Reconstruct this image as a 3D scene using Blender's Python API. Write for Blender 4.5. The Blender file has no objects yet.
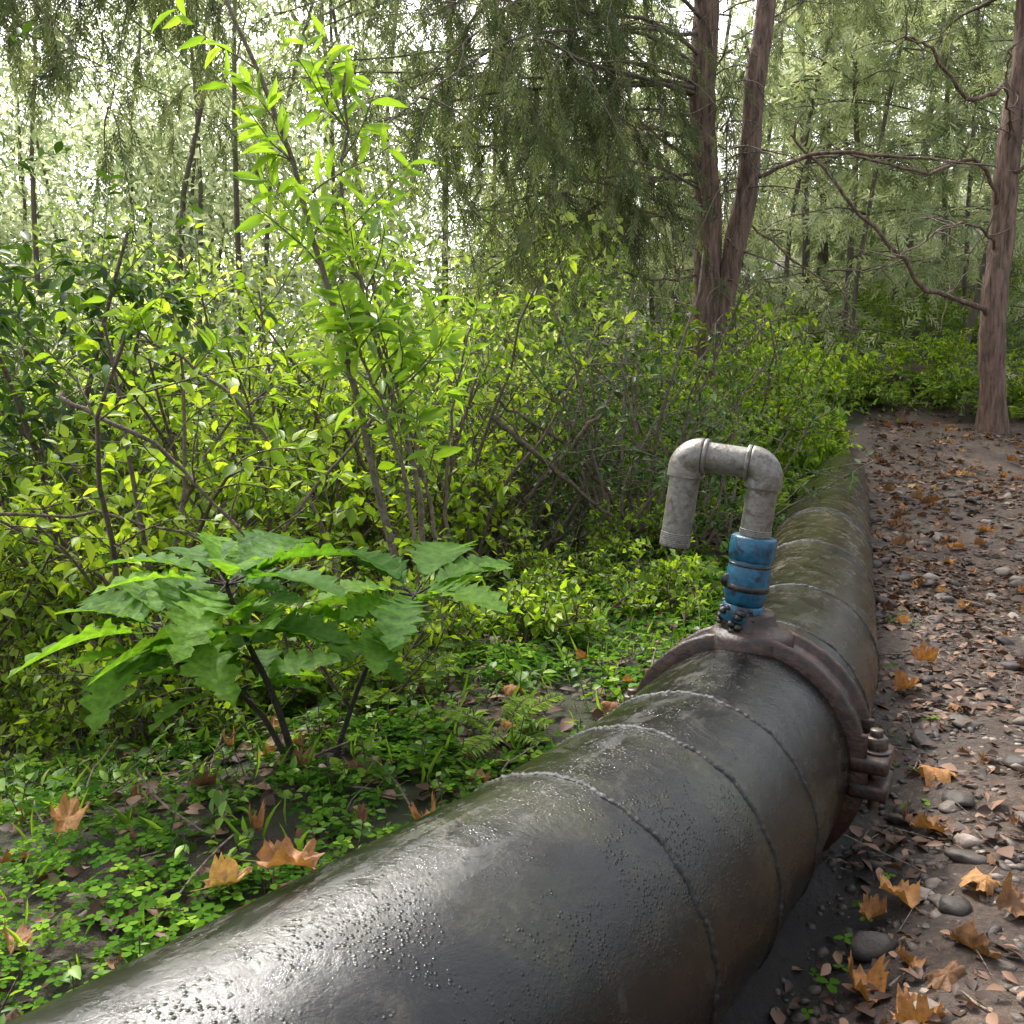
import bpy, bmesh, numpy as np, math
from mathutils import Vector, Matrix
rng=np.random.default_rng(11)
R=lambda a,b,n=None: rng.uniform(a,b,n)
def nrm(v):
    v=np.asarray(v,float); return v/(np.linalg.norm(v,axis=-1,keepdims=True)+1e-9)
UP=np.array([0,0,1.0])
# ---------------------------------------------------------------- scene
S=bpy.context.scene
S.view_settings.view_transform='Standard'; S.view_settings.look='None'; S.view_settings.exposure=0
cam=bpy.data.cameras.new('camera'); co=bpy.data.objects.new('camera',cam); S.collection.objects.link(co)
cam.sensor_width=36; cam.lens=32.5; cam.clip_start=.02; cam.clip_end=1000
co.location=(0,0,1.0); co.rotation_euler=(math.radians(82.5),0,0); S.camera=co
SUN_AZ=math.radians(-24); SUN_EL=math.radians(50)
W=bpy.data.worlds.new('World'); S.world=W; W.use_nodes=True
wn=W.node_tree.nodes; bg=wn['Background']; sk=wn.new('ShaderNodeTexSky'); sk.sky_type='NISHITA'
sk.sun_disc=False; sk.sun_elevation=SUN_EL; sk.sun_rotation=SUN_AZ%(2*math.pi); sk.dust_density=6; sk.air_density=1.0; sk.ozone_density=.4
hs=wn.new('ShaderNodeHueSaturation'); hs.inputs['Saturation'].default_value=.35; W.node_tree.links.new(sk.outputs[0],hs.inputs['Color'])
W.node_tree.links.new(hs.outputs[0],bg.inputs[0]); bg.inputs[1].default_value=.50
sl=bpy.data.lights.new('sun','SUN'); sl.energy=5; sl.angle=math.radians(3); sl.color=(1,.97,.91)
so=bpy.data.objects.new('sun',sl); S.collection.objects.link(so)
sd=Vector((math.sin(SUN_AZ)*math.cos(SUN_EL),math.cos(SUN_AZ)*math.cos(SUN_EL),math.sin(SUN_EL)))
so.rotation_euler=sd.to_track_quat('Z','Y').to_euler(); so.location=(-5,5,12)
# ---------------------------------------------------------------- mesh helpers
def mk(name,V,Fs,mat,rnd=None,smooth=False,parent=None):
    me=bpy.data.meshes.new(name)
    V=np.asarray(V,np.float32)
    if not isinstance(Fs,list): Fs=[Fs]
    Fs=[np.asarray(f,np.int32) for f in Fs if len(f)]
    me.vertices.add(len(V)); me.vertices.foreach_set('co',V.ravel())
    tot=np.concatenate([np.full(len(f),f.shape[1],np.int32) for f in Fs])
    idx=np.concatenate([f.ravel() for f in Fs])
    st=np.concatenate([[0],np.cumsum(tot)[:-1]]).astype(np.int32)
    me.loops.add(len(idx)); me.loops.foreach_set('vertex_index',idx)
    me.polygons.add(len(tot)); me.polygons.foreach_set('loop_start',st)
    me.update(calc_edges=True)
    if smooth: me.polygons.foreach_set('use_smooth',np.ones(len(tot),bool))
    if rnd is not None:
        a=me.attributes.new('rnd','FLOAT','FACE'); a.data.foreach_set('value',np.asarray(rnd,np.float32))
    me.materials.append(mat)
    o=bpy.data.objects.new(name,me); S.collection.objects.link(o)
    if parent: o.parent=parent
    return o
def empty(name,loc=(0,0,0)):
    o=bpy.data.objects.new(name,None); S.collection.objects.link(o); o.location=loc; return o
class Acc:
    def __init__(s): s.V=[];s.Q=[];s.n=0
    def add(s,V,F): s.V.append(V); s.Q.append(F+s.n); s.n+=len(V)
    def obj(s,name,mat,parent=None,smooth=True):
        qs=[f for f in s.Q if f.shape[1]==4]; ts=[f for f in s.Q if f.shape[1]==3]
        Fs=([np.concatenate(qs)] if qs else [])+([np.concatenate(ts)] if ts else [])
        return mk(name,np.concatenate(s.V),Fs,mat,None,smooth,parent)
def tube(acc,pts,rad,n=6,rough=0):
    pts=np.asarray(pts,float); m=len(pts); rad=np.broadcast_to(rad,(m,))
    t=np.gradient(pts,axis=0); t=nrm(t)
    ref=np.array([1,0,0.]) if abs(t[0][2])>.7 else UP
    x=nrm(np.cross(np.broadcast_to(ref,t.shape),t)); y=np.cross(t,x)
    a=np.arange(n)/n*2*np.pi
    rr=rad[:,None]*(1+(rough*(rng.random((m,n))-.5) if rough else 0)*np.ones((m,n)))
    V=pts[:,None]+rr[...,None]*(np.cos(a)[None,:,None]*x[:,None]+np.sin(a)[None,:,None]*y[:,None])
    i=np.arange(m-1)[:,None]*n; j=np.arange(n)[None]; k=(j+1)%n
    F=np.stack([i+j,i+k,i+n+k,i+n+j],-1).reshape(-1,4)
    acc.add(V.reshape(-1,3),F)
def spline(P,n=24):
    P=np.asarray(P,float); t=np.linspace(0,len(P)-1,n); out=[]
    for q in t:
        i=min(int(q),len(P)-2); f=q-i
        p0=P[max(i-1,0)];p1=P[i];p2=P[i+1];p3=P[min(i+2,len(P)-1)]
        out.append(.5*((2*p1)+(-p0+p2)*f+(2*p0-5*p1+4*p2-p3)*f*f+(-p0+3*p1-3*p2+p3)*f**3))
    return np.array(out)
class LF:
    def __init__(s): s.p=[];s.d=[];s.u=[];s.L=[];s.r=[];s.w=[]
    def add(s,p,d,u,L,r,w):
        n=len(p); s.p.append(p);s.d.append(np.broadcast_to(d,(n,3)));s.u.append(np.broadcast_to(u,(n,3)))
        s.L.append(np.broadcast_to(L,(n,)));s.r.append(np.broadcast_to(r,(n,)));s.w.append(np.broadcast_to(w,(n,)))
    def obj(s,name,T,TF,mat,parent=None,smooth=False):
        p=np.concatenate(s.p);d=nrm(np.concatenate(s.d));u=np.concatenate(s.u);L=np.concatenate(s.L);r=np.concatenate(s.r);w=np.concatenate(s.w)
        x=nrm(np.cross(d,u+1e-4)); z=np.cross(x,d)
        loc=T[None]*np.stack([L*w,L,L],-1)[:,None]
        V=p[:,None]+loc[...,0:1]*x[:,None]+loc[...,1:2]*d[:,None]+loc[...,2:3]*z[:,None]
        k=len(T); F=(TF[None]+(np.arange(len(p))*k)[:,None,None]).reshape(-1,TF.shape[1])
        return mk(name,V.reshape(-1,3),F,mat,np.repeat(r,len(TF)),smooth,parent)
def rv(n): return nrm(rng.normal(size=(n,3)))
# leaf templates ---------------------------------------------------
T4=np.array([[0,0,0],[-.5,.45,.10],[0,1,-.12],[.5,.45,.10]]); F4=np.array([[0,2,1],[0,3,2]])
def striptemp(ys,ws,zf,fold=.18,yo=None):
    yo=np.zeros(len(ys)) if yo is None else yo
    V=[];F=[]
    for y,w,o in zip(ys,ws,yo):
        V+= [[0,y,zf(y)],[-w,y+o,zf(y)+fold*w],[w,y+o,zf(y)+fold*w]]
    for i in range(len(ys)-1):
        a=3*i;b=a+3
        F+=[[a,b,b+1,a+1],[a,a+2,b+2,b]]
    return np.array(V,float),np.array(F)
T8,F8=striptemp([0,.2,.45,.75,1],[.02,.33,.5,.32,.01],lambda y:-.22*y*y)
NL=43; ys=np.linspace(0,1,NL); env=np.interp(ys,[0,.1,.18,.35,.6,.8,.93,1],[.015,.03,.22,.46,.5,.36,.18,.0])
pat=[.52,.75,.92,1.0,.90,.64]; lob=np.array([pat[i%6] for i in range(NL)])*(1+.06*np.where(np.arange(NL)%2,1,-1))
TL,FL=striptemp(ys,env*lob,lambda y:.12*y-.38*y*y,.14,np.where(lob>.8,.05,0)*(1-ys))
TL[1::3,2]+=.02*np.sin(ys*38)*env*2; TL[2::3,2]+=.02*np.cos(ys*33)*env*2
def maple(seed,curl):
    r=np.random.default_rng(seed); n=44; a=np.arange(n)/n*2*np.pi
    lobes=[(math.pi/2,.9),(math.pi/2+.9,.8),(math.pi/2-.95,.75),(math.pi/2+1.9,.62),(math.pi/2-2.0,.58)]
    rad=np.full(n,.40)
    for c,h in lobes:
        dd=np.abs((a-c-r.normal(0,.14)+np.pi)%(2*np.pi)-np.pi); rad=np.maximum(rad,h*r.uniform(.75,1.1)*np.clip(1-(dd/.9)**1.4,0,1)**.65*.6)
    rad=rad*(1+.05*np.where(np.arange(n)%2,1,-1)+r.normal(0,.05,n))
    def ring(f):
        x=rad*f*np.cos(a); y=rad*f*np.sin(a)
        z=curl*(x*x*2.6+y*y*.6)+(.09*np.sin(a*3+seed)+.07*np.sin(a*7+seed*2))*f*f+r.normal(0,.03*f,n)
        return np.stack([x*(1-.3*abs(curl)*f),y+.3,z],1)
    V=np.concatenate([[[0,.3,0]],ring(.35),ring(.7),ring(1),[[.0,-.35,.05],[.012,-.35,.05],[.012,.1,0],[0,.1,0]]])
    T=[]
    for i in range(n):
        j=(i+1)%n; T.append([0,1+i,1+j])
        for b in (0,n): T+= [[1+b+i,1+b+n+i,1+b+n+j],[1+b+i,1+b+n+j,1+b+j]]
    q=1+3*n; T+=[[q,q+1,q+2],[q,q+2,q+3]]
    return V,np.array(T)
def spraytemp(seed,ns=15,sub=True):
    r=np.random.default_rng(seed); V=[];F=[]
    def rh(p,d,L,w):
        p=np.array(p,float);d=nrm(d);s=np.array([d[1],-d[0],0]); i=len(V)
        V.extend([p,p+d*L*.5+s*w,p+d*L,p+d*L*.5-s*w]); F.extend([[i,i+1,i+2],[i,i+2,i+3]])
    z=lambda y:-.15*y*y; nb=2 if sub else 1
    for k in range(nb): rh([0,k/nb,z(k/nb)],[0,1/nb,z((k+1)/nb)-z(k/nb)],1.04/nb,.012 if sub else .02)
    for k in range(ns):
        y=.1+.86*k/ns; sgn=1 if k%2 else -1; L=.42*(1-.65*y)*r.uniform(.7,1.2)
        rh([0,y,z(y)],[sgn*r.uniform(.5,.85),1,r.uniform(-.35,.25)],L,.022 if sub else .036)
        if L>.28 and sub: rh([sgn*L*.25,y+L*.4,z(y)],[sgn*1.6,.7,r.uniform(-.4,.2)],L*.5,.018)
    return np.array(V),np.array(F)
SP,SF=spraytemp(3,13); SP2,SF2=spraytemp(5,9,False)
def clover():
    V=[];F=[]
    for a in (0,2.1,4.2):
        c,s=math.cos(a),math.sin(a); i=len(V)
        for x,y,z in [(0,0,0),(-.36,.42,.02),(-.2,.88,-.05),(.2,.88,-.05),(.36,.42,.02)]:
            V.append([x*c-y*s,x*s+y*c,z])
        for k in range(1,4): F.append([i,i+k+1,i+k])
    return np.array(V,float),np.array(F)
TC,FC=clover()
# ---------------------------------------------------------------- materials
def newmat(name):
    m=bpy.data.materials.new(name); m.use_nodes=True; nt=m.node_tree; b=nt.nodes['Principled BSDF']; return m,nt,b
def N(nt,t,**k):
    n=nt.nodes.new(t)
    for a,v in k.items(): setattr(n,a,v)
    return n
def ramp(nt,stops):
    r=nt.nodes.new('ShaderNodeValToRGB'); e=r.color_ramp.elements
    while len(e)<len(stops): e.new(.5)
    for i,(p,c) in enumerate(stops):
        e[i].position=p; e[i].color=tuple(c)[:3]+(1,) if hasattr(c,'__len__') else (c,c,c,1)
    return r
def noise(nt,scale,detail=4,rough=.55,vec=None,dist=0):
    n=N(nt,'ShaderNodeTexNoise'); n.inputs['Scale'].default_value=scale;n.inputs['Detail'].default_value=detail;n.inputs['Roughness'].default_value=rough;n.inputs['Distortion'].default_value=dist
    if vec is not None: nt.links.new(vec,n.inputs['Vector'])
    return n
def mixc(nt,f,a,b,mode='MIX'):
    m=N(nt,'ShaderNodeMix',data_type='RGBA',blend_type=mode)
    for s,v in ((m.inputs[0],f),(m.inputs[6],a),(m.inputs[7],b)):
        if isinstance(v,bpy.types.NodeSocket): nt.links.new(v,s)
        else: s.default_value=v if not isinstance(v,tuple) else tuple(v)+(1,)*(4-len(v))
    return m.outputs[2]
def bump(nt,b,h,st,dist=.01,prev=None):
    n=N(nt,'ShaderNodeBump'); n.inputs['Strength'].default_value=st; n.inputs['Distance'].default_value=dist
    nt.links.new(h,n.inputs['Height'])
    if prev is not None: nt.links.new(prev,n.inputs['Normal'])
    nt.links.new(n.outputs[0],b.inputs['Normal']); return n.outputs[0]
def leafmat(name,stops,trans=.4,rough=.45,tc=1.5,spec=.35,nsc=0,tb=.45,simple=False):
    m,nt,b=newmat(name); at=N(nt,'ShaderNodeAttribute',attribute_name='rnd'); r=ramp(nt,stops)
    nt.links.new(at.outputs['Fac'],r.inputs[0]); c=r.outputs[0]
    if nsc:
        tcn=N(nt,'ShaderNodeTexCoord'); nz=noise(nt,nsc,3,.6,tcn.outputs['Object'])
        rr=ramp(nt,[(.3,.6),(.7,1.25)]); nt.links.new(nz.outputs[0],rr.inputs[0])
        c=mixc(nt,1.0,c,rr.outputs[0],'MULTIPLY'); bump(nt,b,nz.outputs[0],.4,.01)
    if simple:
        nt.nodes.remove(b); b=N(nt,'ShaderNodeBsdfDiffuse'); nt.links.new(c,b.inputs[0])
    else:
        nt.links.new(c,b.inputs['Base Color']); b.inputs['Roughness'].default_value=rough; b.inputs['Specular IOR Level'].default_value=spec
    t=N(nt,'ShaderNodeBsdfTranslucent'); cc=mixc(nt,1.0,c,(tc*1.05,tc,tc*tb),'MULTIPLY'); nt.links.new(cc,t.inputs[0])
    mx=N(nt,'ShaderNodeMixShader'); mx.inputs[0].default_value=trans
    nt.links.new(b.outputs[0],mx.inputs[1]);nt.links.new(t.outputs[0],mx.inputs[2]); nt.links.new(mx.outputs[0],nt.nodes['Material Output'].inputs[0])
    return m
M_shrub=leafmat('shrub_leaf',[(0,(.05,.11,.012)),(.5,(.19,.32,.022)),(1,(.38,.50,.05))],.5)
M_big=leafmat('big_leaf',[(0,(.06,.16,.02)),(1,(.16,.31,.035))],.48,.6,1.6,.15,50,.4)
M_sap=leafmat('sapling_leaf',[(0,(.10,.21,.02)),(1,(.28,.44,.05))],.48)
M_clo=leafmat('clover_leaf',[(0,(.03,.08,.012)),(.6,(.085,.19,.02)),(1,(.21,.35,.04))],.38,simple=True)
M_weed=leafmat('weed_leaf',[(0,(.05,.12,.015)),(.6,(.12,.25,.025)),(1,(.27,.41,.05))],.4)
M_cyp=leafmat('cypress_foliage',[(0,(.05,.07,.035)),(.6,(.13,.165,.08)),(1,(.26,.30,.16))],.42,tb=.65,simple=True)
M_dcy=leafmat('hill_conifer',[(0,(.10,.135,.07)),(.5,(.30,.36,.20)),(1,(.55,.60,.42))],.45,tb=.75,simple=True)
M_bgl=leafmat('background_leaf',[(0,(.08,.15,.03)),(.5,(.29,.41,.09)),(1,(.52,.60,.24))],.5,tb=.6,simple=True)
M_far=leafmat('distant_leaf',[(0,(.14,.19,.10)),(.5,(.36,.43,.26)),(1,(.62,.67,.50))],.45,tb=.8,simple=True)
M_dark=leafmat('dark_leaf',[(0,(.02,.055,.012)),(1,(.10,.20,.025))],.35,.35,1.3,.4)
M_fern=leafmat('fern_leaf',[(0,(.09,.17,.03)),(1,(.30,.42,.11))],.42,simple=True)
M_dead=leafmat('dead_leaf',[(0,(.09,.045,.028)),(.35,(.20,.105,.05)),(.6,(.38,.175,.06)),(.85,(.48,.27,.11)),(1,(.50,.38,.21))],.2,.6,1.2,.2,60)
M_litter=leafmat('leaf_litter',[(0,(.035,.02,.014)),(.6,(.12,.064,.04)),(1,(.30,.18,.115))],.1,.6,1,.3)
def barkmat(name,c1,c2,sc=12,zs=.15,bd=.03,bs=1):
    m,nt,b=newmat(name); tcn=N(nt,'ShaderNodeTexCoord'); mp=N(nt,'ShaderNodeMapping'); mp.inputs['Scale'].default_value=(1,1,zs)
    nt.links.new(tcn.outputs['Object'],mp.inputs[0]); a=noise(nt,sc*2.2,4,.65,mp.outputs[0],.4); r=ramp(nt,[(.3,c1),(.7,c2)])
    nt.links.new(a.outputs[0],r.inputs[0]); nt.links.new(r.outputs[0],b.inputs['Base Color']); b.inputs['Roughness'].default_value=.85
    bump(nt,b,a.outputs[0],bs,bd); return m
M_bark=barkmat('cypress_bark',(.045,.027,.02),(.29,.185,.14))
M_fbark=barkmat('distant_bark',(.07,.055,.045),(.2,.16,.13))
M_twig=barkmat('twig_bark',(.06,.042,.03),(.2,.15,.105),20,.6)
M_dry=barkmat('dry_twig',(.09,.07,.05),(.27,.215,.16),20,.6)
M_wetst=barkmat('wet_stem',(.015,.012,.01),(.05,.035,.025),20,.6)
m,nt,b=newmat('soil'); tcn=N(nt,'ShaderNodeTexCoord'); o=tcn.outputs['Object']
n1=noise(nt,.9,5,.6,o); n2=noise(nt,14,6,.7,o); r1=ramp(nt,[(.25,(.014,.010,.007)),(.55,(.045,.031,.021)),(.8,(.11,.08,.055))]); nt.links.new(n2.outputs[0],r1.inputs[0])
r2=ramp(nt,[(.42,0),(.58,1)]); nt.links.new(n1.outputs[0],r2.inputs[0])
c=mixc(nt,r2.outputs[0],r1.outputs[0],(.035,.048,.016)); nt.links.new(c,b.inputs['Base Color']); b.inputs['Roughness'].default_value=.9
bump(nt,b,n2.outputs[0],1,.04); M_soil=m
m,nt,b=newmat('path_dirt'); tcn=N(nt,'ShaderNodeTexCoord'); o=tcn.outputs['Object']
n1=noise(nt,2.2,5,.6,o); n2=noise(nt,40,6,.75,o); r1=ramp(nt,[(.3,(.035,.023,.016)),(.55,(.12,.082,.058)),(.75,(.24,.18,.14))]); nt.links.new(n2.outputs[0],r1.inputs[0])
r2=ramp(nt,[(.35,.5),(.7,1.2)]); nt.links.new(n1.outputs[0],r2.inputs[0]); c=mixc(nt,1.0,r1.outputs[0],r2.outputs[0],'MULTIPLY')
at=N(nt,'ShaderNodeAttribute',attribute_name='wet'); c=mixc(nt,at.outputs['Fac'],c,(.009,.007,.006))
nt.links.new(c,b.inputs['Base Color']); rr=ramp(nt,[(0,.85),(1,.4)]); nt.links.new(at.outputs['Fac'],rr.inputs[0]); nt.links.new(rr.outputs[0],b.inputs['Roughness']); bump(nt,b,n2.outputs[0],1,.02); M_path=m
m,nt,b=newmat('stone'); at=N(nt,'ShaderNodeAttribute',attribute_name='rnd'); tcn=N(nt,'ShaderNodeTexCoord'); n2=noise(nt,60,4,.7,tcn.outputs['Object'])
r1=ramp(nt,[(0,(.028,.021,.017)),(.5,(.085,.066,.052)),(.85,(.16,.125,.10)),(1,(.27,.22,.18))]); nt.links.new(at.outputs['Fac'],r1.inputs[0])
r2=ramp(nt,[(.3,.6),(.7,1.3)]); nt.links.new(n2.outputs[0],r2.inputs[0]); c=mixc(nt,1.0,r1.outputs[0],r2.outputs[0],'MULTIPLY'); nt.links.new(c,b.inputs['Base Color'])
b.inputs['Roughness'].default_value=.65; bump(nt,b,n2.outputs[0],.5,.006); M_stone=m
# pipe
m,nt,b=newmat('wet_black_pipe'); tcn=N(nt,'ShaderNodeTexCoord'); o=tcn.outputs['Object']
sx=N(nt,'ShaderNodeSeparateXYZ'); nt.links.new(o,sx.inputs[0])
rot=N(nt,'ShaderNodeMapping'); rot.inputs['Rotation'].default_value=(0,0,math.radians(34)); nt.links.new(o,rot.inputs[0])
stm=N(nt,'ShaderNodeMapping'); stm.inputs['Scale'].default_value=(1,.14,1); nt.links.new(rot.outputs[0],stm.inputs[0])
big=noise(nt,3.0,6,.65,o,.7); fine=noise(nt,70,6,.75,o); mid=noise(nt,9,8,.8,o,1.2); strk=noise(nt,24,6,.75,stm.outputs[0],.4)
base=ramp(nt,[(.35,(.002,.002,.002)),(.55,(.006,.0055,.005)),(.72,(.032,.025,.018))]); nt.links.new(mid.outputs[0],base.inputs[0])
mr=ramp(nt,[(.52,0),(.62,.6)]); nt.links.new(big.outputs[0],mr.inputs[0])
mc=ramp(nt,[(.35,(.009,.010,.005)),(.52,(.026,.026,.011)),(.68,(.06,.054,.028))]); nt.links.new(fine.outputs[0],mc.inputs[0])
c=mixc(nt,mr.outputs[0],base.outputs[0],mc.outputs[0])
dy=N(nt,'ShaderNodeMapRange'); dy.inputs[1].default_value=2.0; dy.inputs[2].default_value=4.2; nt.links.new(sx.outputs['Y'],dy.inputs[0])
dr=ramp(nt,[(.42,.08),(.62,1)]); nt.links.new(mid.outputs[0],dr.inputs[0])
mu=N(nt,'ShaderNodeMath',operation='MULTIPLY'); nt.links.new(dy.outputs[0],mu.inputs[0]); nt.links.new(dr.outputs[0],mu.inputs[1])
dc=ramp(nt,[(.35,(.035,.026,.015)),(.6,(.095,.073,.042)),(.8,(.17,.14,.09))]); nt.links.new(fine.outputs[0],dc.inputs[0])
c=mixc(nt,mu.outputs[0],c,dc.outputs[0]); nt.links.new(c,b.inputs['Base Color'])
av=N(nt,'ShaderNodeMath',operation='ADD'); nt.links.new(mid.outputs[0],av.inputs[0]); nt.links.new(strk.outputs[0],av.inputs[1])
hv=N(nt,'ShaderNodeMath',operation='MULTIPLY'); nt.links.new(av.outputs[0],hv.inputs[0]); hv.inputs[1].default_value=.5
rr=ramp(nt,[(.43,.07),(.50,.14),(.55,.30),(.63,.5)]); nt.links.new(hv.outputs[0],rr.inputs[0])
ra=N(nt,'ShaderNodeMath',operation='MULTIPLY_ADD'); nt.links.new(mr.outputs[0],ra.inputs[0]); ra.inputs[1].default_value=.12; nt.links.new(rr.outputs[0],ra.inputs[2]); nt.links.new(ra.outputs[0],b.inputs['Roughness'])
b.inputs['Specular IOR Level'].default_value=.5
vo=N(nt,'ShaderNodeTexVoronoi'); vo.inputs['Scale'].default_value=150; nt.links.new(o,vo.inputs['Vector'])
vr=ramp(nt,[(.1,1),(.4,0)]); nt.links.new(vo.outputs['Distance'],vr.inputs[0])
msk=ramp(nt,[(.48,0),(.6,1)]); n5=noise(nt,8,5,.75,o,.6); nt.links.new(n5.outputs[0],msk.inputs[0])
mm=N(nt,'ShaderNodeMath',operation='MULTIPLY'); nt.links.new(vr.outputs[0],mm.inputs[0]); nt.links.new(msk.outputs[0],mm.inputs[1])
p=bump(nt,b,mid.outputs[0],.16,.02); p=bump(nt,b,fine.outputs[0],.3,.004,p); p=bump(nt,b,mm.outputs[0],.45,.003,p); M_pipe=m
def metal(name,c1,c2,met,r1,r2,sc=30,bs=.3,stain=None,ss=(.52,.62)):
    m,nt,b=newmat(name); tcn=N(nt,'ShaderNodeTexCoord'); o=tcn.outputs['Object']; n=noise(nt,sc,6,.7,o); n0=noise(nt,sc*.35,5,.7,o,.5)
    r=ramp(nt,[(.35,c1),(.68,c2)]); nt.links.new(n.outputs[0],r.inputs[0]); c=r.outputs[0]
    if stain:
        s=ramp(nt,[(ss[0],0),(ss[1],1)]); nt.links.new(n0.outputs[0],s.inputs[0]); c=mixc(nt,s.outputs[0],c,stain)
    nt.links.new(c,b.inputs['Base Color']); b.inputs['Metallic'].default_value=met
    q=ramp(nt,[(.3,r1),(.7,r2)]); nt.links.new(n0.outputs[0],q.inputs[0]); nt.links.new(q.outputs[0],b.inputs['Roughness']); bump(nt,b,n.outputs[0],bs,.004); return m
M_galv=metal('galvanised_steel',(.14,.13,.115),(.26,.245,.22),.45,.3,.55,80,.5,(.09,.07,.05),(.5,.66))
M_rust=metal('rusty_wet_iron',(.009,.005,.004),(.065,.027,.016),0,.2,.6,45,1,(.018,.010,.008))
M_blue=metal('blue_valve_paint',(.006,.055,.115),(.018,.13,.22),0,.25,.5,50,.5,(.012,.025,.035),(.54,.62))
M_grime=metal('black_grime',(.006,.006,.006),(.03,.022,.018),0,.15,.45,50,1)
M_weld=metal('weld_bead',(.003,.003,.003),(.010,.008,.007),0,.3,.6,60,1)
M_bolt=metal('bolt_steel',(.055,.043,.035),(.14,.11,.09),.4,.25,.5,80,.5,(.05,.03,.02))
# ---------------------------------------------------------------- pipe route
A=lambda d:np.array([math.sin(math.radians(d)),math.cos(math.radians(d))])
C0=np.array([.57,2.15]); ZP=.155; RP=.25
b1=C0-.44*A(29); b2=b1-.24*A(31.5); b3=b2-.27*A(34); b4=b3-3.2*A(37)
f1=C0+.22*A(28); f2=f1+.5*A(24); f3=f2+9.5*A(20.6)
route=np.array([b4,b3,b2,b1,C0,f1,f2,f3]); rz=np.array([ZP+.11,ZP+.012,ZP+.005,ZP,ZP,ZP,ZP,ZP])
def pd(x,y):
    x=np.asarray(x,float);y=np.asarray(y,float); best=np.full(x.shape,1e9); sg=np.ones(x.shape)
    for i in range(len(route)-1):
        a=route[i];d=route[i+1]-a;L=np.hypot(*d);d=d/L
        t=(x-a[0])*d[0]+(y-a[1])*d[1]
        if i==0: t=np.minimum(t,L)
        elif i==len(route)-2: t=np.maximum(t,0)
        else: t=np.clip(t,0,L)
        qx=x-a[0]-t*d[0]; qy=y-a[1]-t*d[1]; D=np.hypot(qx,qy); s=np.sign(qx*d[1]-qy*d[0]); u=D<best
        best=np.where(u,D,best); sg=np.where(u,s,sg)
    return best*sg
def vn(x,y,s=0):
    x=np.asarray(x,float);y=np.asarray(y,float);xi=np.floor(x);yi=np.floor(y);fx=x-xi;fy=y-yi;fx=fx*fx*(3-2*fx);fy=fy*fy*(3-2*fy)
    h=lambda a,b:np.modf(np.abs(np.sin(a*127.1+b*311.7+s*17.3)*43758.5453))[0]
    return (h(xi,yi)*(1-fx)+h(xi+1,yi)*fx)*(1-fy)+(h(xi,yi+1)*(1-fx)+h(xi+1,yi+1)*fx)*fy
def H(x,y):
    x=np.asarray(x,float);y=np.asarray(y,float); d=pd(x,y)
    m=np.clip(-d-1.1,0,9); z=-.26*m
    z=z+(.05*np.clip(y-4,0,6)+.13*np.clip(y-8.4,0,4))*np.clip(1+(d+1.5)/3,0,1)
    z=z+.35*np.clip(d-2.3,0,8)
    z=z+.28*np.clip(y-10.8,0,40)*np.clip((x+6)/8,.35,1)
    z=z-.08*np.exp(-((d-.27)/.16)**2)*np.clip((3.2-y)/1.5,0,1)
    z=z+.06*(vn(x*1.3,y*1.3)-.5)+.035*(vn(x*5,y*5,2)-.5)+.5*(vn(x*.2,y*.2,5)-.5)*np.clip((np.hypot(x,y)-9)/5,0,1)
    return z
n=420; u=np.linspace(-1,1,n); gx=2+np.sinh(u*5)/np.sinh(5)*220; gy=4+np.sinh(u*5)/np.sinh(5)*220
X,Y=np.meshgrid(gx,gy); Z=H(X,Y); V=np.stack([X,Y,Z],-1).reshape(-1,3)
i=np.arange(n-1)[:,None]*n; j=np.arange(n-1)[None]; F=np.stack([i+j,i+j+1,i+n+j+1,i+n+j],-1).reshape(-1,4)
mk('ground',V,F,M_soil,None,True)
ss=np.linspace(-1.8,11.5,500); dd=np.linspace(.02,2.3,96); base0=route[4]; PX=[]
for s in ss:
    a_=32 if s<0 else 20.9
    c=base0+s*A(a_)
    if s>7: c=c+np.array([.05*(s-7)**1.6,0])
    t=A(a_); PX.append(c[None]+dd[:,None]*np.array([t[1],-t[0]])[None]*(1+.12*math.sin(s*1.7)*np.clip(dd[:,None]-1,0,1)))
PX=np.array(PX); Zp=H(PX[...,0],PX[...,1])+.006+.014*vn(PX[...,0]*14,PX[...,1]*14,9)
V=np.concatenate([PX,Zp[...,None]],-1).reshape(-1,3); nn=len(dd)
i=np.arange(len(ss)-1)[:,None]*nn; j=np.arange(nn-1)[None]; F=np.stack([i+j,i+j+1,i+nn+j+1,i+nn+j],-1).reshape(-1,4)
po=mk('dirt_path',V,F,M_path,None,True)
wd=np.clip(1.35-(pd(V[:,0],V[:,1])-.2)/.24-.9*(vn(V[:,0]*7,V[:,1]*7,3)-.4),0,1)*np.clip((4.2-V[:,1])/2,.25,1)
a=po.data.attributes.new('wet','FLOAT','POINT'); a.data.foreach_set('value',wd.astype(np.float32))
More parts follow.
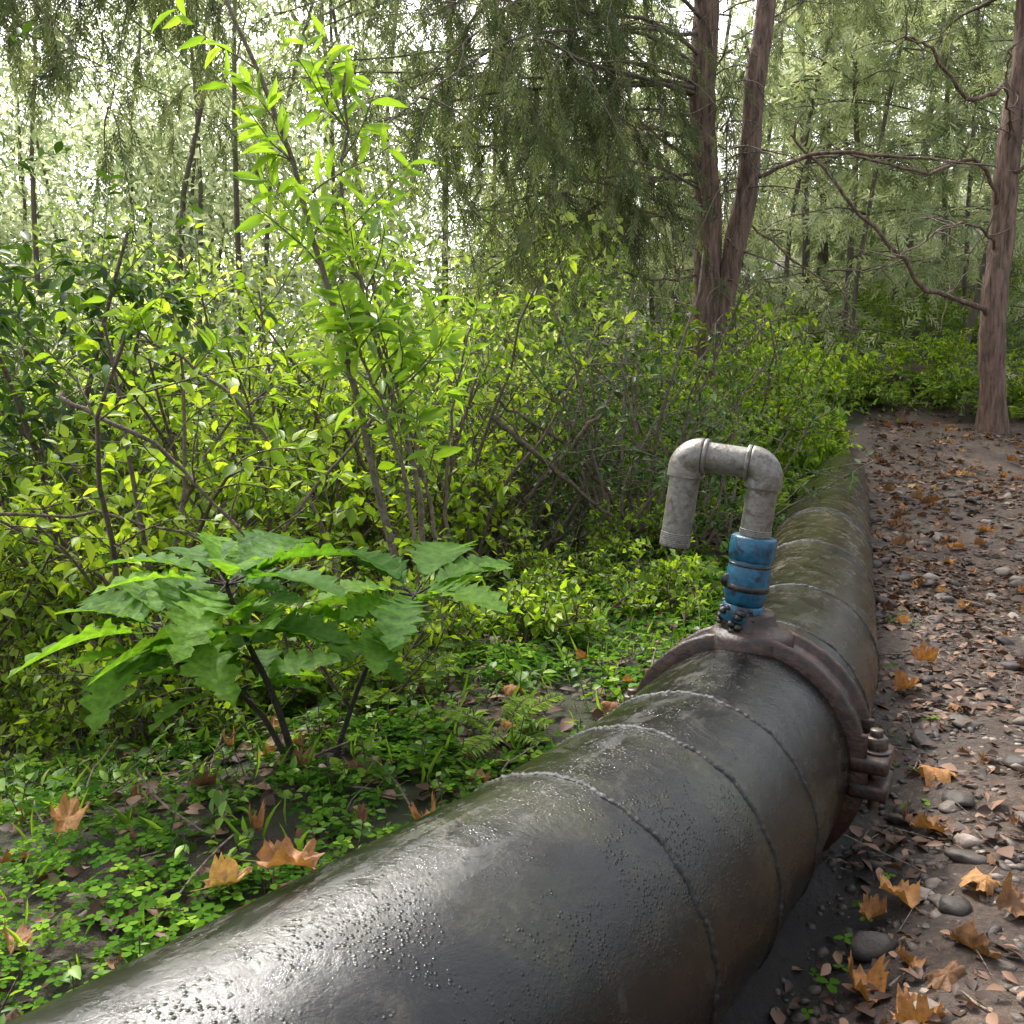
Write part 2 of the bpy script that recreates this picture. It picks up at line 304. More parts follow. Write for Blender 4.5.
# ---------------------------------------------------------------- pipeline
pipe=empty('pipeline')
def ringpts(c,t,r,n,z):
    a=np.arange(n)/n*2*np.pi; rt=np.array([t[1],-t[0],0])
    return np.array([c[0],c[1],z])+ (np.cos(a)*r)[:,None]*rt+(np.sin(a)*r)[:,None]*UP
dirs=[nrm(route[i+1]-route[i]) for i in range(len(route)-1)]
rings=[];nS=160
for i in range(len(route)):
    if i==0: rings.append(ringpts(route[0],dirs[0],RP,nS,rz[0]))
    elif i==len(route)-1: rings.append(ringpts(route[-1],dirs[-1],RP,nS,rz[-1]))
    else:
        rings.append(ringpts(route[i]-dirs[i-1]*.012,dirs[i-1],RP,nS,rz[i])); rings.append(ringpts(route[i]+dirs[i]*.012,dirs[i],RP,nS,rz[i]))
V=np.concatenate(rings); i=np.arange(len(rings)-1)[:,None]*nS; j=np.arange(nS)[None]; k=(j+1)%nS
mk('pipe_shell',V,np.stack([i+j,i+k,i+nS+k,i+nS+j],-1).reshape(-1,4),M_pipe,None,True,pipe)
wa=Acc()
def weld(c,t,zc,amp=1.0,w=.007,h=.0042):
    n=360; m=7; a=np.arange(n)/n*2*np.pi; rt=np.array([t[1],-t[0],0]); ax3=np.array([t[0],t[1],0])
    V=[]; ripple=np.clip(.5+.4*np.abs(np.sin(a*70))+rng.normal(0,.22,n),.05,1.5); wig=.003*np.sin(a*9)+.002*np.sin(a*23)
    for q in range(m):
        f=q/(m-1)*np.pi; al=-math.cos(f)*w+wig; rr=RP-.003+ (h*ripple+.003)*math.sin(f)*amp
        V.append(np.array([c[0],c[1],zc])+(np.cos(a)*rr)[:,None]*rt+(np.sin(a)*rr)[:,None]*UP+al[:,None]*ax3)
    V=np.array(V); i=np.arange(m-1)[:,None]*n; j=np.arange(n)[None]; k=(j+1)%n
    wa.add(V.reshape(-1,3),np.stack([i+j,i+k,i+n+k,i+n+j],-1).reshape(-1,4))
for i in (1,2,3,5,6): weld(route[i],dirs[i],rz[i])
for s in (.9,1.9,2.0,3.1,4.3,5.6): weld(f2+s*A(20.6),A(20.6),ZP,.9,.012,.006)
wa.obj('weld_seams',M_weld,pipe)
# ---------------------------------------------------------------- clamp
def bevobj(name,V,F,mat,parent,bev=.003):
    o=mk(name,V,F,mat,None,False,parent)
    md=o.modifiers.new('b','BEVEL'); md.width=bev; md.segments=2; md.limit_method='ANGLE'; return o
def box(c,s):
    V=np.array([[x,y,z] for x in(-1,1) for y in(-1,1) for z in(-1,1)],float)*np.array(s)/2+np.array(c)
    return V,np.array([[0,1,3,2],[4,6,7,5],[0,4,5,1],[2,3,7,6],[0,2,6,4],[1,5,7,3]])
def lathe(prof,n=32,ph=0):
    prof=np.array(prof,float); a=np.arange(n)/n*2*np.pi+ph
    V=np.stack([prof[:,0:1]*np.cos(a),prof[:,0:1]*np.sin(a),np.repeat(prof[:,1:2],n,1)],-1).reshape(-1,3)
    m=len(prof); i=np.arange(m-1)[:,None]*n; j=np.arange(n)[None]; k=(j+1)%n
    return V,np.stack([i+j,i+k,i+n+k,i+n+j],-1).reshape(-1,4)
AZ=29
clamp=empty('pipe_saddle_clamp'); t=A(AZ)
clamp.matrix_world=Matrix(((t[1],t[0],0,C0[0]),(-t[0],t[1],0,C0[1]),(0,0,1,ZP),(0,0,0,1)))
prof=[(-.070,.245),(-.070,.279),(-.064,.284),(-.052,.284),(-.046,.279),(-.043,.266),(.043,.266),(.046,.279),(.052,.284),(.064,.284),(.070,.279),(.070,.245)]
nA=144;a=np.arange(nA)/nA*2*np.pi; V=[]
for y,r in prof:
    rr=r+ (rng.normal(0,.0008,nA)); V.append(np.stack([np.cos(a)*rr,np.full(nA,y),np.sin(a)*rr],-1))
V=np.array(V).reshape(-1,3); m_=len(prof); i=np.arange(m_-1)[:,None]*nA; j=np.arange(nA)[None]; k=(j+1)%nA
mk('band',V,np.stack([i+j,i+nA+j,i+nA+k,i+k],-1).reshape(-1,4),M_rust,None,False,clamp)
def hexbolt(acc,c,r,h,top):
    for (rr,n_,z0,z1) in ((r*1.35,24,0,.006),(r,6,.006,h),(r*.55,16,h,top)):
        V,F=lathe([(0.0005,z0),(rr*.93,z0),(rr,z0+.002),(rr,z1-.002),(rr*.9,z1),(.0005,z1)],n_); acc.add(V+np.array(c),F)
for sgn,nm in ((1,'ear_a'),(-1,'ear_b')):
    for zz,q in ((.02,'upper'),(-.040,'lower')):
        V,F=box((sgn*.285,-.01,zz),(.086,.13,.036)); bevobj(nm+'_'+q,V,F,M_rust,clamp,.010)
    for yy in (-.06,.05):
        V,F=box((sgn*.266,yy,.06),(.03,.018,.06)); bevobj(nm+'_gusset',V,F,M_rust,clamp,.005)
    ac=Acc(); hexbolt(ac,(sgn*.293,-.01,.0385),.026,.034,.050)
    V,F=lathe([(.012,-.10),(.012,.05)],16); ac.add(V+np.array((sgn*.293,-.01,0)),F)
    ac.obj(nm+'_bolt',M_bolt,clamp,False)
V,F=lathe([(.10,.235),(.098,.270),(.088,.281),(.07,.286),(.058,.298),(.056,.318),(.05,.325),(.0,.325)],48)
mk('boss',V,F,M_rust,None,True,clamp)
# ---------------------------------------------------------------- hooked standpipe with valve
st=empty('standpipe_with_valve')
ln=math.radians(7.0); zax=Vector((math.sin(ln),-.02,math.cos(ln))).normalized(); hx=Vector((-.94,.34,0)); hx=(hx-hx.dot(zax)*zax).normalized(); hy=zax.cross(hx)
o0=Vector((C0[0]-.025,C0[1],ZP+.30)); K=.96
st.matrix_world=Matrix(((hx.x*K,hy.x*K,zax.x*K,o0.x),(hx.y*K,hy.y*K,zax.y*K,o0.y),(hx.z*K,hy.z*K,zax.z*K,o0.z),(0,0,0,1)))
ac=Acc()
def hexc(ac,r,z0,z1,n=8,ch=.004):
    V,F=lathe([(.02,z0),(r-ch,z0),(r,z0+ch),(r,z1-ch),(r-ch,z1),(.02,z1)],n,.2); ac.add(V,F)
hexc(ac,.052,.0,.045); hexc(ac,.056,.155,.215)
V,F=lathe([(.03,.045),(.047,.047),(.048,.06),(.0525,.068),(.0535,.10),(.0525,.135),(.050,.145),(.049,.157)],40); ac.add(V,F)
ac.obj('valve_body',M_blue,st,False)
ac=Acc(); V,F=lathe([(.05,.080),(.0545,.082),(.0550,.089),(.0545,.096),(.05,.098)],40); ac.add(V,F)
V,F=lathe([(.049,.141),(.0520,.143),(.0520,.147),(.049,.149)],40); ac.add(V,F)
ac.obj('valve_strap',M_grime,st,True)
ac=Acc()
V,F=lathe([(.0,.0),(.016,.0),(.016,.02),(.009,.022),(.009,.034),(.0,.034)],20)
rotm=np.array([[1,0,0],[0,0,-1],[0,1,0]],float)
ac.add((V@rotm.T)+np.array([.045,.03,.10]),F)
ac.obj('valve_stem',M_grime,st,True)
ac=Acc()
V,F=lathe([(.043,-.03),(.045,-.02),(.05,-.012),(.046,-.002),(.05,.004)],32); ac.add(V,F)
for q in range(40):
    a_=R(0,6.28); V,F=lathe([(.0,-.008),(.008,-.004),(.01,0),(.007,.006),(0,.008)],7); s=R(.5,1.3); ac.add(V*s+np.array([math.cos(a_)*.051,math.sin(a_)*.051,R(-.02,.04)]),F)
ac.obj('grime',M_grime,st,True)
PR=.0375; TOP=.390; ARM=.190; er=.036; DN=.232
ac=Acc()
tube(ac,[[0,0,z] for z in (.20,.225,TOP-er)],[PR,PR,PR],40)
for z in np.arange(.217,.232,.004): tube(ac,[[0,0,z],[0,0,z+.002],[0,0,z+.004]],[PR,PR+.0018,PR],40)
tube(ac,[[er,0,TOP],[ARM-er,0,TOP]],PR,40)
tube(ac,[[ARM,0,TOP-er],[ARM,0,TOP-.1],[ARM,0,TOP-DN]],PR,40)
tube(ac,[[ARM,0,TOP-DN],[ARM,0,TOP-DN+.002],[ARM,0,TOP-.13]],[PR-.001,PR-.006,PR-.006],40)
for z in np.arange(DN-.03,DN,.0045): tube(ac,[[ARM,0,TOP-z],[ARM,0,TOP-z+.00225],[ARM,0,TOP-z+.0045]],[PR,PR+.0016,PR],40)
ac.obj('galvanised_pipes',M_galv,st,True)
def elbow(name,c0,sx):
    ac=Acc(); th=np.linspace(0,np.pi/2,19)
    pts=[[c0+sx*(er-er*math.cos(q)),0,TOP-er+er*math.sin(q)] for q in th]
    pts=[[c0,0,TOP-er-.020]]+pts+[[c0+sx*(er+.004),0,TOP]]
    tube(ac,pts,.0445,40)
    off=np.array([-.030,-.030,-.027,-.017,-.012,-.006])
    tube(ac,[[c0,0,TOP-er+q] for q in off],np.array([.036,.046,.0475,.0475,.0465,.0445]),40)
    tube(ac,[[c0+sx*(er-q*.4),0,TOP] for q in off],np.array([.036,.0425,.0452,.0454,.0452,.0445]),40)
    ac.obj(name,M_galv,st,True)
elbow('elbow_a',0,1); elbow('elbow_b',ARM,-1)
# ---------------------------------------------------------------- plants
def walk(p,d,L,n,jit,droop=0.):
    p=np.array(p,float); d=nrm(d); P=[p.copy()]
    for k in range(n):
        d=nrm(d+rng.normal(0,jit,3)+np.array([0,0,-droop])); p=p+d*L/n; P.append(p.copy())
    return np.array(P)
def leaves_on(P,lf,n,L,wr,rb=(0,1),t0=.15,upb=1.0,out=.8):
    m=len(P)-1; t=R(t0,1,n)*m; i=np.minimum(t.astype(int),m-1); f=(t-i)[:,None]; pos=P[i]*(1-f)+P[i+1]*f
    dr=nrm(P[i+1]-P[i]); side=rv(n); side=nrm(side-(side*dr).sum(1,keepdims=True)*dr)
    d=nrm(dr*.5+side*out+np.array([0,0,-.1])); u=nrm(UP*upb+rng.normal(0,.45,(n,3)))
    lf.add(pos,d,u,L*R(.6,1.2,n),np.clip(R(rb[0],rb[1],n),0,1),wr*R(.85,1.15,n))
def shrub(tw,lf,pos,Hh,spread,nst,ntw,nl,leafL,wr=.5,rb=(0,1),low=.2):
    for s in range(nst):
        a_=R(0,6.28); d=np.array([math.cos(a_)*spread,math.sin(a_)*spread,1.]); P=walk(pos,d,Hh*R(.7,1.15),7,.16)
        tube(tw,P,np.linspace(.009,.003,8)*max(Hh,.6),5)
        for q in range(ntw):
            t=R(low,1); k=min(int(t*7),6); st_=P[k]+(P[k+1]-P[k])*R(0,1); a_=R(0,6.28)
            T=walk(st_,[math.cos(a_),math.sin(a_),R(.1,1.0)],Hh*R(.12,.34)+.06,4,.22,.06); tube(tw,T,np.linspace(.0035,.0015,5),4)
            leaves_on(T,lf,nl,leafL,wr,rb,.05)
def gz(x,y): return float(H(np.array([x]),np.array([y]))[0])
def pd1(x,y): return float(pd(np.array([x]),np.array([y]))[0])
def plantgroup(name,spec,mat,T,TF,twm=M_twig):
    tw=Acc();lf=LF()
    for (x,y,h,sp,ns,nt_,nl,L,w,rb) in spec: shrub(tw,lf,(x,y,gz(x,y)-.03),h,sp,ns,nt_,nl,L,w,rb)
    o=tw.obj(name,twm); lf.obj('leaves',T,TF,mat,o); return o
sp=[]
for q in range(62):
    y=R(3.2,7.2); x=R(-.62*y-.3,-.05*y-.1)
    if y<4.6 and x>-1.0: y+=1.3
    tone=R(-.2,.25); sp.append((x,y,R(.8,1.5)+.07*y,R(.25,.65),5,9,11,R(.055,.09),R(.38,.6),(0.15+tone,1.1+tone)))
plantgroup('green_shrubs',sp,M_shrub,T8,F8)
sp=[]
for q in range(60):
    y=R(2.9,5.0); x=R(-.58*y,-.1*y)
    sp.append((x,y,R(.25,.6),R(.4,.9),5,6,8,R(.035,.055),.6,(0,.9)))
for q in range(55):
    s=R(.6,7.5); c=f1+s*A(21)-R(.4,1.4)*np.array([A(21)[1],-A(21)[0]]); sp.append((c[0],c[1],R(.15,.42),R(.3,.8),4,6,10,R(.035,.055),.55,(.0,1)))
plantgroup('low_bushes',sp,M_shrub,T4,F4)
sp=[]
for q in range(22): sp.append((R(-.4,1.3),R(5.2,7.8),R(1.0,1.6),R(.3,.8),6,8,9,R(.045,.065),.5,(0,1)))
plantgroup('dark_thicket',sp,M_dark,T4,F4,M_dry)
sp=[]
while len(sp)<20:
    x,y=R(1.0,3.0),R(6.4,9.0)
    if pd1(x,y)<-.55: sp.append((x,y,R(.6,1.2),R(.2,.5),5,8,18,R(.035,.055),.4,(.2,1)))
plantgroup('fine_leaved_bush',sp,M_sap,T4,F4,M_twig)
sp=[]
while len(sp)<32:
    x,y=R(-1.2,3.0),R(7.8,9.8)
    if pd1(x,y)<-.6: sp.append((x,y,R(.8,1.6),R(.2,.6),5,8,14,R(.06,.09),.5,(.0,1)))
for q in range(16): sp.append((R(2.9,6.0),R(11.0,12.2),R(.4,.8),R(.3,.7),5,7,12,R(.05,.08),.45,(.1,1)))
for q in range(16):
    y=R(8.5,11); sp.append((R(.33,.36)*y+R(-.5,.05),y,R(.25,.5),R(.3,.8),4,6,12,R(.04,.07),.5,(.1,1)))
plantgroup('green_shrubs',sp,M_shrub,T4,F4,M_twig)
tw=Acc();lf=LF()
for (x,y,h) in ((-2.45,4.9,3.1),(-2.3,5.1,2.8),(-2.6,5.0,2.5)):
    shrub(tw,lf,(x,y,gz(x,y)),h,.1,2,26,17,.10,.42,(0,1),.5)
o=tw.obj('glossy_leaved_tree',M_twig); lf.obj('leaves',T8,F8,M_dark,o)
def sapling(stems,leafL,nt_,nl,t0=.4,w=.3,k_=1):
    tw=Acc();lf=LF()
    for pts,r0 in stems:
        P=spline(pts,20); P=P*k_; P[:,2]+=(1-k_); P=P+rng.normal(0,.006,P.shape); tube(tw,P,np.linspace(r0,r0*.35,20),7,.15)
        for q in range(nt_):
            k=int(R(t0,1)*18.9); a_=R(0,6.28); T=walk(P[k],[math.cos(a_),math.sin(a_),R(.6,1.6)],R(.15,.42),4,.15); tube(tw,T,np.linspace(.004,.0015,5),4)
            leaves_on(T,lf,nl,leafL,w,(.2,1),.2,.5)
    o=tw.obj('sapling',M_dry); lf.obj('leaves',T8,F8,M_sap,o)
sapling([([(-.50,4.2,-.2),(-.60,4.2,.55),(-.78,4.15,1.3),(-.95,4.1,2.0),(-1.25,4.0,2.8)],.018),
         ([(-.42,4.3,-.2),(-.45,4.3,.6),(-.62,4.3,1.2),(-.75,4.3,1.75),(-.72,4.2,2.35)],.014),
         ([(-.36,4.1,-.2),(-.50,4.1,.7),(-.70,4.1,1.25)],.012),([(-.30,4.2,-.2),(-.38,4.2,.5),(-.66,4.1,1.5)],.010)],.12,15,9,.52,.27,.84)
sapling([([(-.72,3.9,-.1),(-.80,3.9,.4),(-1.05,3.85,.85),(-1.3,3.8,1.1),(-1.5,3.8,1.2)],.014),([(-.3,4.6,-.1),(-.32,4.6,.7),(-.2,4.5,1.3)],.012)],.09,14,8,.3)
tw=Acc()
for pts,r in (([(-1.42,2.95,.99),(-1.36,2.9,.95),(-1.14,2.9,.84),(-.98,2.9,.69),(-.79,2.85,.48),(-.7,2.85,.1)],.009),([(-1.75,2.9,.6),(-1.25,2.9,.60),(-.9,2.9,.50),(-.75,2.85,.36)],.006),
    ([(.0,5.2,.3),(.25,5.1,.6),(.5,5.0,.9)],.022),([(-.1,5.1,.85),(.2,5.0,.6),(.55,5.1,.3)],.018),([(.7,5.4,.2),(.35,5.3,.65),(-.1,5.2,.95)],.015)):
    P=spline(pts,18)+rng.normal(0,.006,(18,3)); tube(tw,P,np.linspace(r,r*.5,18),7,.2)
    for q in range(6):
        k=int(R(2,17)); T=walk(P[k],rv(1)[0]+np.array([0,0,.5]),R(.15,.4),4,.25); tube(tw,T,np.linspace(r*.35,.0015,5),4)
tw.obj('dead_branches',M_twig)
# broad-leaved plant
tw=Acc();lf=LF()
def bl(base,tip,w=.5,s=.85):
    base=np.array(base);tip=np.array(tip);d=(tip-base); L=np.linalg.norm(d)*s
    mid=base+d*.16; tube(tw,[base,mid],[.004,.003],5)
    lf.add((base+d*.12)[None],d[None],(UP+rng.normal(0,.28,3))[None],L,R(0,1),w)
s1=spline([(-.58,2.40,-.04),(-.64,2.40,.18),(-.70,2.38,.34),(-.74,2.35,.50)],12); tube(tw,s1,np.linspace(.011,.006,12),8)
s2=spline([(-.60,2.42,-.04),(-.72,2.5,.12),(-.86,2.45,.24),(-.92,2.4,.36)],12); tube(tw,s2,np.linspace(.009,.005,12),8)
s3=spline([(-.50,2.45,-.04),(-.42,2.5,.2),(-.33,2.45,.36),(-.26,2.4,.46)],12); tube(tw,s3,np.linspace(.008,.004,12),8)
t1=s1[-1];t2=s2[-1];t3=s3[-1]
for b_,e in ((t1,(-.40,2.15,.60)),(t1,(-1.02,2.2,.58)),(t1,(-.62,2.75,.64)),(t1,(-.95,2.65,.62)),(t1,(-.74,2.0,.46)),(t1,(-.45,2.5,.62)),(s1[8],(-.38,2.25,.40)),(s1[8],(-1.02,2.1,.40)),
   (t2,(-1.20,2.1,.42)),(t2,(-1.22,2.55,.48)),(t2,(-1.0,2.05,.28)),(t2,(-.66,2.1,.34)),(t2,(-1.12,2.7,.52)),(t2,(-.85,2.75,.46)),
   (t3,(-.02,2.2,.53)),(t3,(.0,2.55,.58)),(t3,(-.28,2.1,.46)),(t3,(-.15,2.75,.62)),(t3,(-.48,2.25,.54))): bl(b_,e,R(.46,.6))
for s_ in (s1,s2,s3):
    for q in range(18):
        b_=s_[int(R(5,12))]; a_=R(0,6.28); bl(b_,b_+np.array([math.cos(a_),math.sin(a_),R(.1,.7)])*R(.14,.28),R(.45,.6),1)
o=tw.obj('broad_leaved_plant',M_wetst); lf.obj('leaves',TL,FL,M_big,o,True)
def scat(n,yr,drng,ov=3):
    y=R(yr[0],yr[1],n*ov); x=R(-4.5,5.5,n*ov); d=pd(x,y); k=(d>drng[0])&(d<drng[1])&(np.abs(x)<.62*y+.6); return x[k][:n],y[k][:n],d[k][:n]
lf=LF()
for n_,yr,dr,L in ((7000,(.4,2.6),(-2.2,-.235),.020),(7000,(2.2,5.5),(-2.6,-.24),.026),(4500,(2.3,8),(-1.2,-.24),.026),(300,(1.0,4),(.24,.42),.018)):
    x,y,d=scat(n_*3,yr,dr); k=vn(x*3.1,y*3.1,4)*.6+vn(x*9,y*9,14)*.4>R(.36,.62,len(x)); x=x[k][:n_];y=y[k][:n_]; n_=len(x)
    hgt=.012+.10*vn(x*2.3,y*2.3,8)*rng.random(n_); sz=.5+.9*vn(x*1.7,y*1.7,21)
    a_=R(0,6.28,n_); lf.add(np.stack([x,y,H(x,y)+hgt],-1),np.stack([np.cos(a_),np.sin(a_),R(-.1,.1,n_)],-1),UP+rng.normal(0,.3,(n_,3)),L*R(.6,1.35,n_)*sz,np.clip(rng.normal(.45,.3,n_)+.5*(vn(x*2,y*2,41)-.5),0,1),1)
lf.obj('ground_cover',TC,FC,M_clo)
lf=LF();tw=Acc()
for n_,yr,dr,sc in ((700,(.8,3),(-2.3,-.27),.8),(550,(2.5,6.5),(-2.4,-.27),1.1)):
    x,y,d=scat(n_,yr,dr)
    for k in range(len(x)):
        if vn(x[k]*1.9,y[k]*1.9,55)<.28: continue
        h=R(.04,.16)*sc; a_=R(0,6.28); T=walk((x[k],y[k],gz(x[k],y[k])),[R(-.5,.5),R(-.5,.5),1],h,3,.2); tube(tw,T,.0018,3)
        leaves_on(T,lf,int(R(5,11)),R(.025,.055)*sc,R(.35,.75),(0,1),.1,1.2,1.2)
o=tw.obj('weeds',M_twig); lf.obj('leaves',T8,F8,M_weed,o)
lf=LF(); x,y,d=scat(1500,(.8,7),(-2.4,-.24)); n_=len(x); lf.add(np.stack([x,y,H(x,y)],-1),np.stack([R(-.5,.5,n_),R(-.5,.5,n_),np.ones(n_)],-1),rv(n_),R(.04,.14,n_),rng.random(n_),.07)
for n_,yr,dr in ((4500,(6.5,12),(2.1,5)),(3500,(8,12.5),(-2.5,-.1))):
    x,y,d=scat(n_,yr,dr,8); n_=len(x); lf.add(np.stack([x,y,H(x,y)],-1),np.stack([R(-.6,.6,n_),R(-.6,.6,n_),np.ones(n_)],-1),rv(n_),R(.1,.3,n_),rng.random(n_),.06)
lf.obj('grass',T8,F8,M_sap)
def fern(x,y,nf,L):
    lf=LF();tw=Acc(); z=gz(x,y)
    for f in range(nf):
        a_=R(0,6.28); d=np.array([math.cos(a_),math.sin(a_),R(.6,1.5)]); P=walk((x,y,z),d,L*R(.7,1.1),12,.03,.085); tube(tw,P,np.linspace(.004,.001,13),4)
        for k in range(2,12):
            for h_ in (0,.5):
                p=P[k]*(1-h_)+P[k+1]*h_; dr=nrm(P[k+1]-P[k]); sd_=nrm(np.cross(dr,UP)); w=L*.17*math.sin(math.pi*(k+h_-1)/12)+.02
                lf.add(np.array([p,p]),np.array([sd_+dr*.4,-sd_+dr*.4])+rng.normal(0,.08,(2,3)),UP,w,R(0,1),.22)
    o=tw.obj('fern',M_twig); lf.obj('fronds',T4,F4,M_fern,o)
for (x,y,nf,L) in ((4.7,11.2,10,.7),(5.8,10.8,10,.7),(4.1,11.4,10,.7),(5.3,11.6,10,.8),(6.3,11.2,9,.6),(3.5,11.2,10,.6),(6.0,9.6,10,.6),(2.5,8.6,10,.5),(2.2,7.2,10,.45),(1.7,6.2,10,.4),(-.03,2.55,6,.22),(.9,4.6,9,.3),(-.4,3.0,8,.3)): fern(x,y,nf,L)
# ---------------------------------------------------------------- cypress trees
def limb(tw,sp,start,d,L,r,nb,ns,droop=.06,bl=(.4,1.1),bare=.15,sl=(.16,.32),rb=(0,1)):
    P=walk(start,d,L,10,.09,droop); tube(tw,P,np.linspace(r,r*.25,11),6,.1)
    for q in range(nb):
        k=int(R(.2,1)*9.9); a_=R(0,6.28); T=walk(P[k]+(P[k+1]-P[k])*R(0,1),[math.cos(a_)*.8,math.sin(a_)*.8,R(-.6,.3)],R(*bl),6,.12,.28)
        tube(tw,T,np.linspace(.006,.002,7),4)
        if rng.random()<bare:
            for z_ in range(4): tube(tw,walk(T[int(R(1,6))],[R(-.5,.5),R(-.5,.5),-1],R(.2,.6),4,.2),np.linspace(.003,.001,5),3)
            continue
        m=6; t=R(.1,1,ns)*m; i=np.minimum(t.astype(int),5); f=(t-i)[:,None]; pos=T[i]*(1-f)+T[i+1]*f; dr=nrm(T[i+1]-T[i])
        dd_=nrm(dr*.7+rv(ns)*.5+np.array([0,0,-.7])); sp.add(pos,dd_,rv(ns),R(sl[0],sl[1],ns),R(rb[0],rb[1],ns),.8)
def cypress(stems,limbs,name='cypress_tree',mat=M_cyp,extra=None):
    tk=Acc();tw=Acc();sp=LF()
    for pts,r0,r1 in stems:
        P=spline(pts,40); rad=np.linspace(r0,r1,40); rad[:6]*=np.linspace(1.35,1,6); P=P+np.stack([.02*np.sin(P[:,2]*3),.02*np.cos(P[:,2]*2.3),0*P[:,2]],-1); tube(tk,P,rad,20,.22)
    for lb in limbs: limb(tw,sp,*lb)
    if extra: extra(tk,tw,sp)
    o=tk.obj(name,M_bark); tw.obj('limbs',M_dry,o); sp.obj('foliage',SP,SF,mat,o); return o
sA=[(1.90,9,.1),(1.87,9,1.6),(1.80,9,3.2),(1.76,9.,4.8),(1.75,9.1,9.5)]
sB=[(1.96,9.05,.1),(2.04,9.,1.9),(2.20,8.95,3.0),(2.26,8.95,3.9),(2.32,9,4.9),(2.4,9.1,9)]
lm=[]
for q in range(23):
    z=R(3.0,6.5); a_=math.radians(R(165,228)); lm.append(((1.8,9,z),(math.cos(a_),math.sin(a_),R(-.05,.3)),R(2.2,4.6),.02,20,14,.05,(.5,1.4),.2))
for q in range(9):
    z=R(2.5,3.4); a_=math.radians(R(175,230)); lm.append(((1.8,9,z),(math.cos(a_),math.sin(a_),R(.05,.3)),R(1.6,3.0),.014,14,12,.05,(.4,1.1),.3))
for q in range(6):  # high limbs out of view, added to dapple the path with shade
    z=R(6.8,9.3); a_=math.radians(R(140,235)); lm.append(((1.8,9,z),(math.cos(a_),math.sin(a_),R(.05,.3)),R(2.5,5),.03,15,11,.03,(.4,.9),.1,(.25,.45)))
def ex(tk,tw,sp):
    for q in range(48):
        z=R(1.2,5); a_=R(0,6.28); P=walk((1.85+R(0,.3),9,z),[math.cos(a_),math.sin(a_)-.4,R(-.3,.5)],R(.5,1.6),8,.14,.1); tube(tw,P,np.linspace(.010,.002,9),4)
        for k in range(7): tube(tw,walk(P[int(R(2,8))],[R(-.7,.7),R(-.7,.7),-1],R(.2,.9),5,.18),np.linspace(.004,.001,6),3)
    for pts,r in (([(2.15,9,2.9),(2.7,8.7,3.1),(3.3,8.5,3.05),(4.2,8.4,2.95)],.024),([(2.2,9,2.6),(2.6,8.8,2.2),(3.0,8.6,1.9),(3.1,8.5,1.5)],.012),([(1.85,9,3.6),(1.2,8.8,3.9),(.5,8.5,4.6)],.02),([(1.8,9,3.0),(1.2,8.6,3.3),(.7,8.2,3.25)],.018),([(1.8,9,2.1),(1.3,8.7,2.0),(.7,8.3,2.2)],.015)):
        P=spline(pts,16)+rng.normal(0,.012,(16,3)); tube(tk,P,np.linspace(r,r*.35,16),6,.15)
        for k in range(14): tube(tw,walk(P[int(R(2,16))],[R(-1,1),R(-1,1),R(-.8,.4)],R(.3,.9),5,.2),np.linspace(.006,.001,6),3)
cypress([(sA,.14,.10),(sB,.115,.075)],lm,'cypress_tree',M_cyp,ex)
lm=[]
for q in range(28):
    z=R(4.2,6.8); a_=math.radians(R(-42,15)); lm.append(((-6.6,8.8,z),(math.cos(a_),math.sin(a_),R(-.02,.2)),R(3.4,6.0),.014,21,15,.025,(.4,1.3),.1))
cypress([([(-6.6,8.8,gz(-6.6,8.8)-.2),(-6.6,8.8,5),(-6.7,8.8,11)],.2,.1)],lm)
lm=[]
for q in range(14):
    z=R(4.8,8.5); a_=math.radians(R(60,300)); lm.append(((5.25,10.3,z),(math.cos(a_),math.sin(a_),R(-.05,.35)),R(1.3,3.0),.03,16,12,.05,(.4,1.0),.25))
def ex2(tk,tw,sp):
    for pts,r in (([(5.25,10.3,1.75),(4.85,10.1,1.95),(4.3,9.9,2.1),(3.6,9.7,2.7),(3.0,9.6,3.3),(2.75,9.5,3.5)],.034),([(5.25,10.3,2.9),(4.85,10,3.35),(4.2,9.8,3.2),(3.4,9.7,3.35),(2.8,9.6,3.2)],.025),([(5.25,10.3,4.2),(4.7,10,4.0),(4.2,9.8,4.4),(3.9,9.7,4.5)],.028),
        ([(5.3,10.3,3.6),(5.0,9.8,3.9),(4.8,9.4,4.3)],.02),([(5.35,10.2,3.3),(5.9,9.8,3.5),(6.4,9.6,3.3)],.025),([(5.25,10.3,2.5),(4.8,9.9,2.7),(4.2,9.6,2.55),(3.7,9.5,2.2)],.018)):
        P=spline(pts,22)+rng.normal(0,.018,(22,3)); tube(tk,P,np.linspace(r,r*.3,22),7,.15)
        for k in range(15): tube(tw,walk(P[int(R(3,22))],[R(-1,1),R(-1,1),R(-.6,.6)],R(.2,.9),6,.22),np.linspace(.009,.0015,7),4)
cypress([([(5.33,10.3,gz(5.33,10.3)-.2),(5.27,10.3,1.9),(5.31,10.3,3.3),(5.4,10.3,5.2),(5.45,10.3,10)],.14,.10)],lm,'cypress_tree',M_cyp,ex2)
